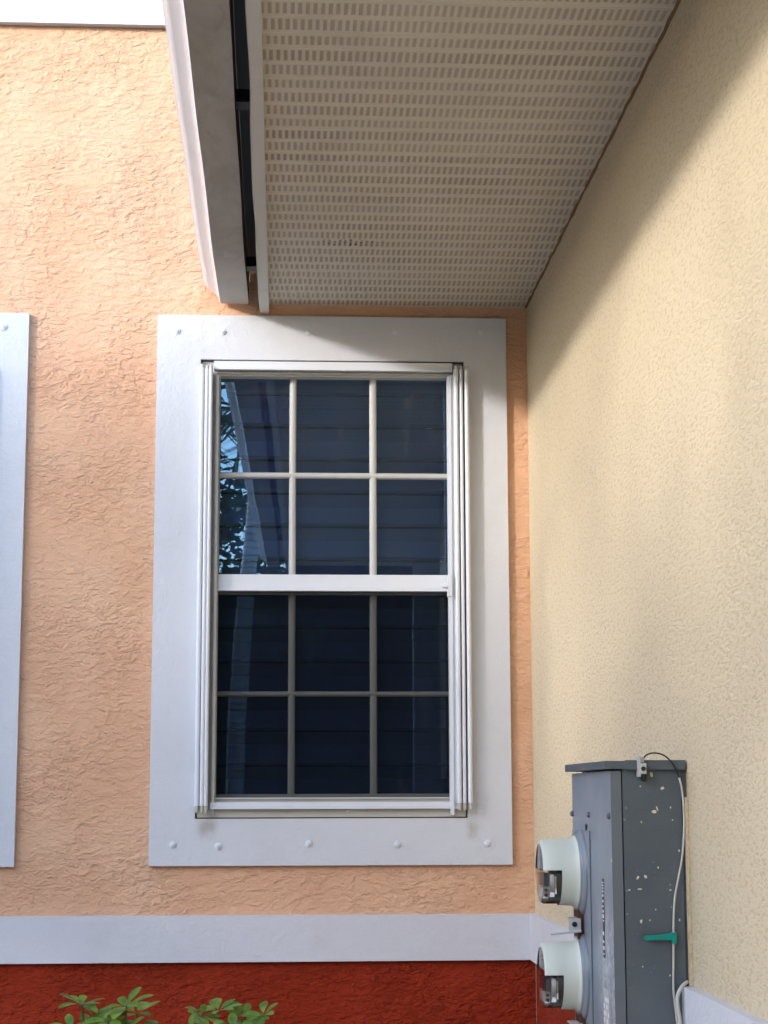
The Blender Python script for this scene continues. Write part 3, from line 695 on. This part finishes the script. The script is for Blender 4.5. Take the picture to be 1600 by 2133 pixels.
# ------------------------------------------------------------------ umbrella plants under the band
def leaflet(bm, base, d, up_, L_, w_, droop):
    d = d.normalized(); side = d.cross(up_).normalized(); nrm = side.cross(d)
    prof = [(0, .06), (.12, .35), (.35, .85), (.6, 1.0), (.82, .75), (.95, .35), (1, .05)]
    rows = []
    for t, ww in prof:
        c = base+d*L_*t-Vector((0, 0, 1))*droop*L_*t*t
        rows.append([bm.verts.new(c-side*w_*ww+nrm*.10*w_*ww*1.6), bm.verts.new(c), bm.verts.new(c+side*w_*ww+nrm*.10*w_*ww*1.6)])
    for a, b in zip(rows, rows[1:]):
        for k in (0, 1): bm.faces.new((a[k], a[k+1], b[k+1], b[k]))
def umbrella_plant(base, heads, label, seed):
    rg = random.Random(seed)
    o = thing('umbrella_plant', base, label, 'shrub', 'young umbrella plants against the red wall')
    bs = B(); bl = B()
    hub0 = Vector(base)
    for h_ in heads:
        h_ = Vector(h_)-Vector((0, 0, .009))
        k1 = hub0+Vector((rg.uniform(-.06, .06), rg.uniform(-.05, .05), .25))
        tube(bs, smooth_path([hub0+Vector((rg.uniform(-.03,.03), rg.uniform(-.03,.03), 0)), k1, hub0.lerp(h_, .8)+Vector((0, 0, .03)), h_]), .0035, 6)
        n = rg.choice((6, 7, 8)); a0 = rg.uniform(0, 6.28); tilt = Vector((rg.uniform(-.5, .5), rg.uniform(-.65, -.05), 1)).normalized()
        u = tilt.cross(Vector((1, .2, 0))).normalized(); v_ = tilt.cross(u)
        for k in range(n):
            a = a0+2*pi*k/n+rg.uniform(-.15, .15); L_ = rg.uniform(.050, .088)
            d = (u*cos(a)+v_*sin(a))*1.0+tilt*rg.uniform(.05, .55)
            st = h_+d.normalized()*.012; tube(bs, [h_, st], .001, 4)
            leaflet(bl, st, d, tilt, L_, L_*rg.uniform(.20, .27), rg.uniform(.05, .4))
    link('stems', bs, M['stem'], o, smooth=True)
    link('leaves', bl, M['leaf'], o, smooth=True)
def heads_at(lst): return [tuple(P(a, b, y)) for a, b, y in lst]
y0 = -.55
pb = P(235, 2400, y0)
umbrella_plant((pb.x, y0, 0.0), heads_at([(170,2087,-.58),(193,2112,-.50),(262,2090,-.62),(225,2122,-.66),(285,2105,-.5),(150,2140,-.7),(205,2145,-.62),(255,2142,-.7),(300,2150,-.55),(240,2160,-.5),(180,2180,-.6),(280,2185,-.68),(225,2200,-.6)]), 'green umbrella plant whose leaf fans stand left of the other', 3)
pb = P(470, 2400, y0)
umbrella_plant((pb.x, y0, 0.0), heads_at([(455,2100,-.55),(418,2112,-.62),(548,2110,-.60),(505,2118,-.5),(395,2140,-.6),(440,2138,-.7),(490,2142,-.64),(530,2150,-.7),(460,2165,-.5),(510,2180,-.6),(410,2185,-.66)]), 'green umbrella plant whose leaf fans stand beneath the window, right of the other', 11)

# ------------------------------------------------------------------ what stands behind the camera (mirrored in the panes), and added sun blockers at the left
def crown(bm, c, r, n, size, rg, squash=1.0, clumps=26):
    cs = []
    for _ in range(clumps):
        v_ = Vector((rg.gauss(0, 1), rg.gauss(0, 1), rg.gauss(0, 1))).normalized()*(rg.random()**.45)
        cs.append((Vector(c)+Vector((v_.x*r, v_.y*r, v_.z*r*squash)), r*rg.uniform(.16, .34)))
    for _ in range(n):
        cc_, rr_ = rg.choice(cs)
        p = cc_+Vector((rg.gauss(0, .55), rg.gauss(0, .55), rg.gauss(0, .5)))*rr_
        u = Vector((rg.uniform(-1, 1), rg.uniform(-1, 1), rg.uniform(-.6, .6))).normalized(); w_ = u.cross(Vector((rg.uniform(-1, 1), rg.uniform(-1, 1), rg.uniform(-1, 1)))).normalized()
        s = size*rg.uniform(.6, 1.3)
        bm.faces.new([bm.verts.new(p-u*s), bm.verts.new(p+w_*s*.45), bm.verts.new(p+u*s), bm.verts.new(p-w_*s*.45)])
    return cs
def tree(x, y, h, r, n, size, label, seed, cz=None, group='trees beyond the path', clumps=26):
    rg = random.Random(seed); o = thing('tree', (x, y, 0), label, 'tree', group)
    cz = cz or h-r; bm = B(); cs = crown(bm, (x, y, cz), r, n, size, rg, (h-cz)/r, clumps)
    bt = B(); tube(bt, [(x, y, 0), (x+.05, y, h*.2), (x-.05, y+.05, cz), (x, y, h*.85)], [.16, .13, .09, .03], 10)
    for cc_, rr_ in cs[:12]: tube(bt, smooth_path([(x, y, cz-r*.5), Vector((x, y, cz)).lerp(cc_, .5), cc_], 3), [.05, .045, .04, .03, .025, .02, .012][:7], 6)
    link('trunk', bt, M['bark'], o, smooth=True); link('crown', bm, M['foliage'], o)
tree(-2.75, -16, 6.9, 1.75, 5200, .08, 'leafy tree mirrored in the left panes', 1, 4.6)
tree(-5.6, -19, 7.4, 2.2, 9000, .11, 'leafy tree farther left behind the mirrored one', 2, 4.6)
FAR = ((-9, -27, 9.5, 3.2, 'tall round tree leftmost in the far row'), (-5, -29, 4.6, 2.2, 'round tree second from the left in the far row'), (-1.9, -27, 4.9, 2.2, 'lowest tree of the far row, third from the left'),
    (1.6, -28, 9.8, 3.3, 'broad tree fourth from the left in the far row'), (4.6, -26.5, 8.8, 3.1, 'broad tree fifth from the left in the far row'), (8.6, -28, 9.6, 3.4, 'tall tree rightmost in the far row'))
for k, (x, y, h, r, lb) in enumerate(FAR): tree(x, y, h, r, 14000, .30, lb, 20+k, h*.52)
SHADE_TREES = ((-10.2, -4.2, 6.3, 'thin crowned tree added to filter the low sun, nearest the window'), (-10.6, -7.6, 6.0, 'thin crowned tree added to filter the low sun, second in the row'), (-10.0, -10.8, 6.4, 'thin crowned tree added to filter the low sun, third in the row'), (-10.5, -14.2, 6.1, 'thin crowned tree added to filter the low sun, farthest in the row'))
for k, (x, y, h, lb) in enumerate(SHADE_TREES): tree(x+1.1, y, h, 2.1, 1800, .16, lb, 40+k, 4.1, 'trees added at the left to filter the low sun', 90)  # sparse unseen crowns, added to dim the sun on the lower walls
hd = thing('hedge', (0, -22.5, 0), 'long clipped green hedge in front of the far trees', 'hedge')
bm = B(); rg = random.Random(77)
for _ in range(16000):
    p = Vector((rg.uniform(-12, 12), -22.5+rg.uniform(-.5, .5), rg.uniform(.05, 2.3)+rg.gauss(0, .08))); s_ = rg.uniform(.07, .14)
    u = Vector((rg.uniform(-1, 1), rg.uniform(-1, 1), rg.uniform(-1, 1))).normalized(); v_ = u.cross(Vector((rg.uniform(-1, 1), rg.uniform(-1, 1), .3))).normalized()
    bm.faces.new([bm.verts.new(p-u*s_), bm.verts.new(p+v_*s_*.6), bm.verts.new(p+u*s_), bm.verts.new(p-v_*s_*.6)])
link('foliage', bm, M['foliage'], hd)
link('hedge_core', boxm(-12, 12, -22.8, -22.2, 0, 2.1), M['foliage'], hd)
# palm
def mir(px, py, d): q = P(px, py, d); return Vector((q.x, -d, q.z))
pl = thing('palm_tree', (mir(448, 1650, 13).x, -13, 0), 'ringed grey palm trunk mirrored in the left panes', 'palm tree')
top = mir(502, 860, 13)
b0 = mir(448, 1650, 13); tp = [Vector((b0.x, -13, 0)), mir(452, 1560, 13), mir(462, 1400, 13), mir(473, 1250, 13), mir(486, 1130, 13), mir(496, 1010, 13), top]
sp = smooth_path(tp, 6); bm = B(); tube(bm, sp, [.098-.02*i/len(sp)+.003*(i % 2) for i in range(len(sp))], 14); link('trunk', bm, M['palmbark'], pl, smooth=True)
bm = B(); rg = random.Random(5)
for k in range(16):
    a = 2*pi*k/16+rg.uniform(-.1, .1); rise = rg.uniform(-.2, .9)
    pts = [top+Vector((cos(a)*t*1.9, sin(a)*t*1.9, rise*t*1.4-1.7*t*t)) for t in [i/8 for i in range(9)]]
    tube(bm, pts, .015, 4)
    for i, p in enumerate(pts[1:]):
        for s_ in (-1, 1):
            d = Vector((-sin(a)*s_, cos(a)*s_, -.5)); e = Vector((cos(a), sin(a), 0))*.06
            for q in (0, .08, .16): 
                p_ = p+e*q*10; bm.faces.new([bm.verts.new(p_-e*.3), bm.verts.new(p_+e*.3), bm.verts.new(p_+d*.45+e*2)])
link('fronds', bm, M['frond'], pl)
# unseen neighbouring house to the left, added to cut off the low sun
NX = -11.5; NZ = H+2.3
nb = thing('house', (NX-4, -12, 0), 'unseen single storey house across the path, added to block low sun', 'house')
link('wall', boxm(NX-8, NX-.8, -34, 4, 0, NZ-.75), M['blocker_wall'], nb)
bm = B(); prism(bm, [(NX-8.5, NZ-.75), (NX, NZ-.75), (NX+.0, NZ-.6), (NX-2, NZ), (NX-6.5, NZ), (NX-8.5, NZ-.6)], -34.5, 4.5); link('roof', bm, M['shingle'], nb)
for y in (-3, -8, -13, -18):
    f = link('window', boxm(NX-.82, NX-.77, y-.6, y+.6, 1, 2.3), M['alu'], nb, bev=.01); link('pane', boxm(NX-.769, NX-.762, y-.5, y+.5, 1.1, 2.2), M['curtain'], f)
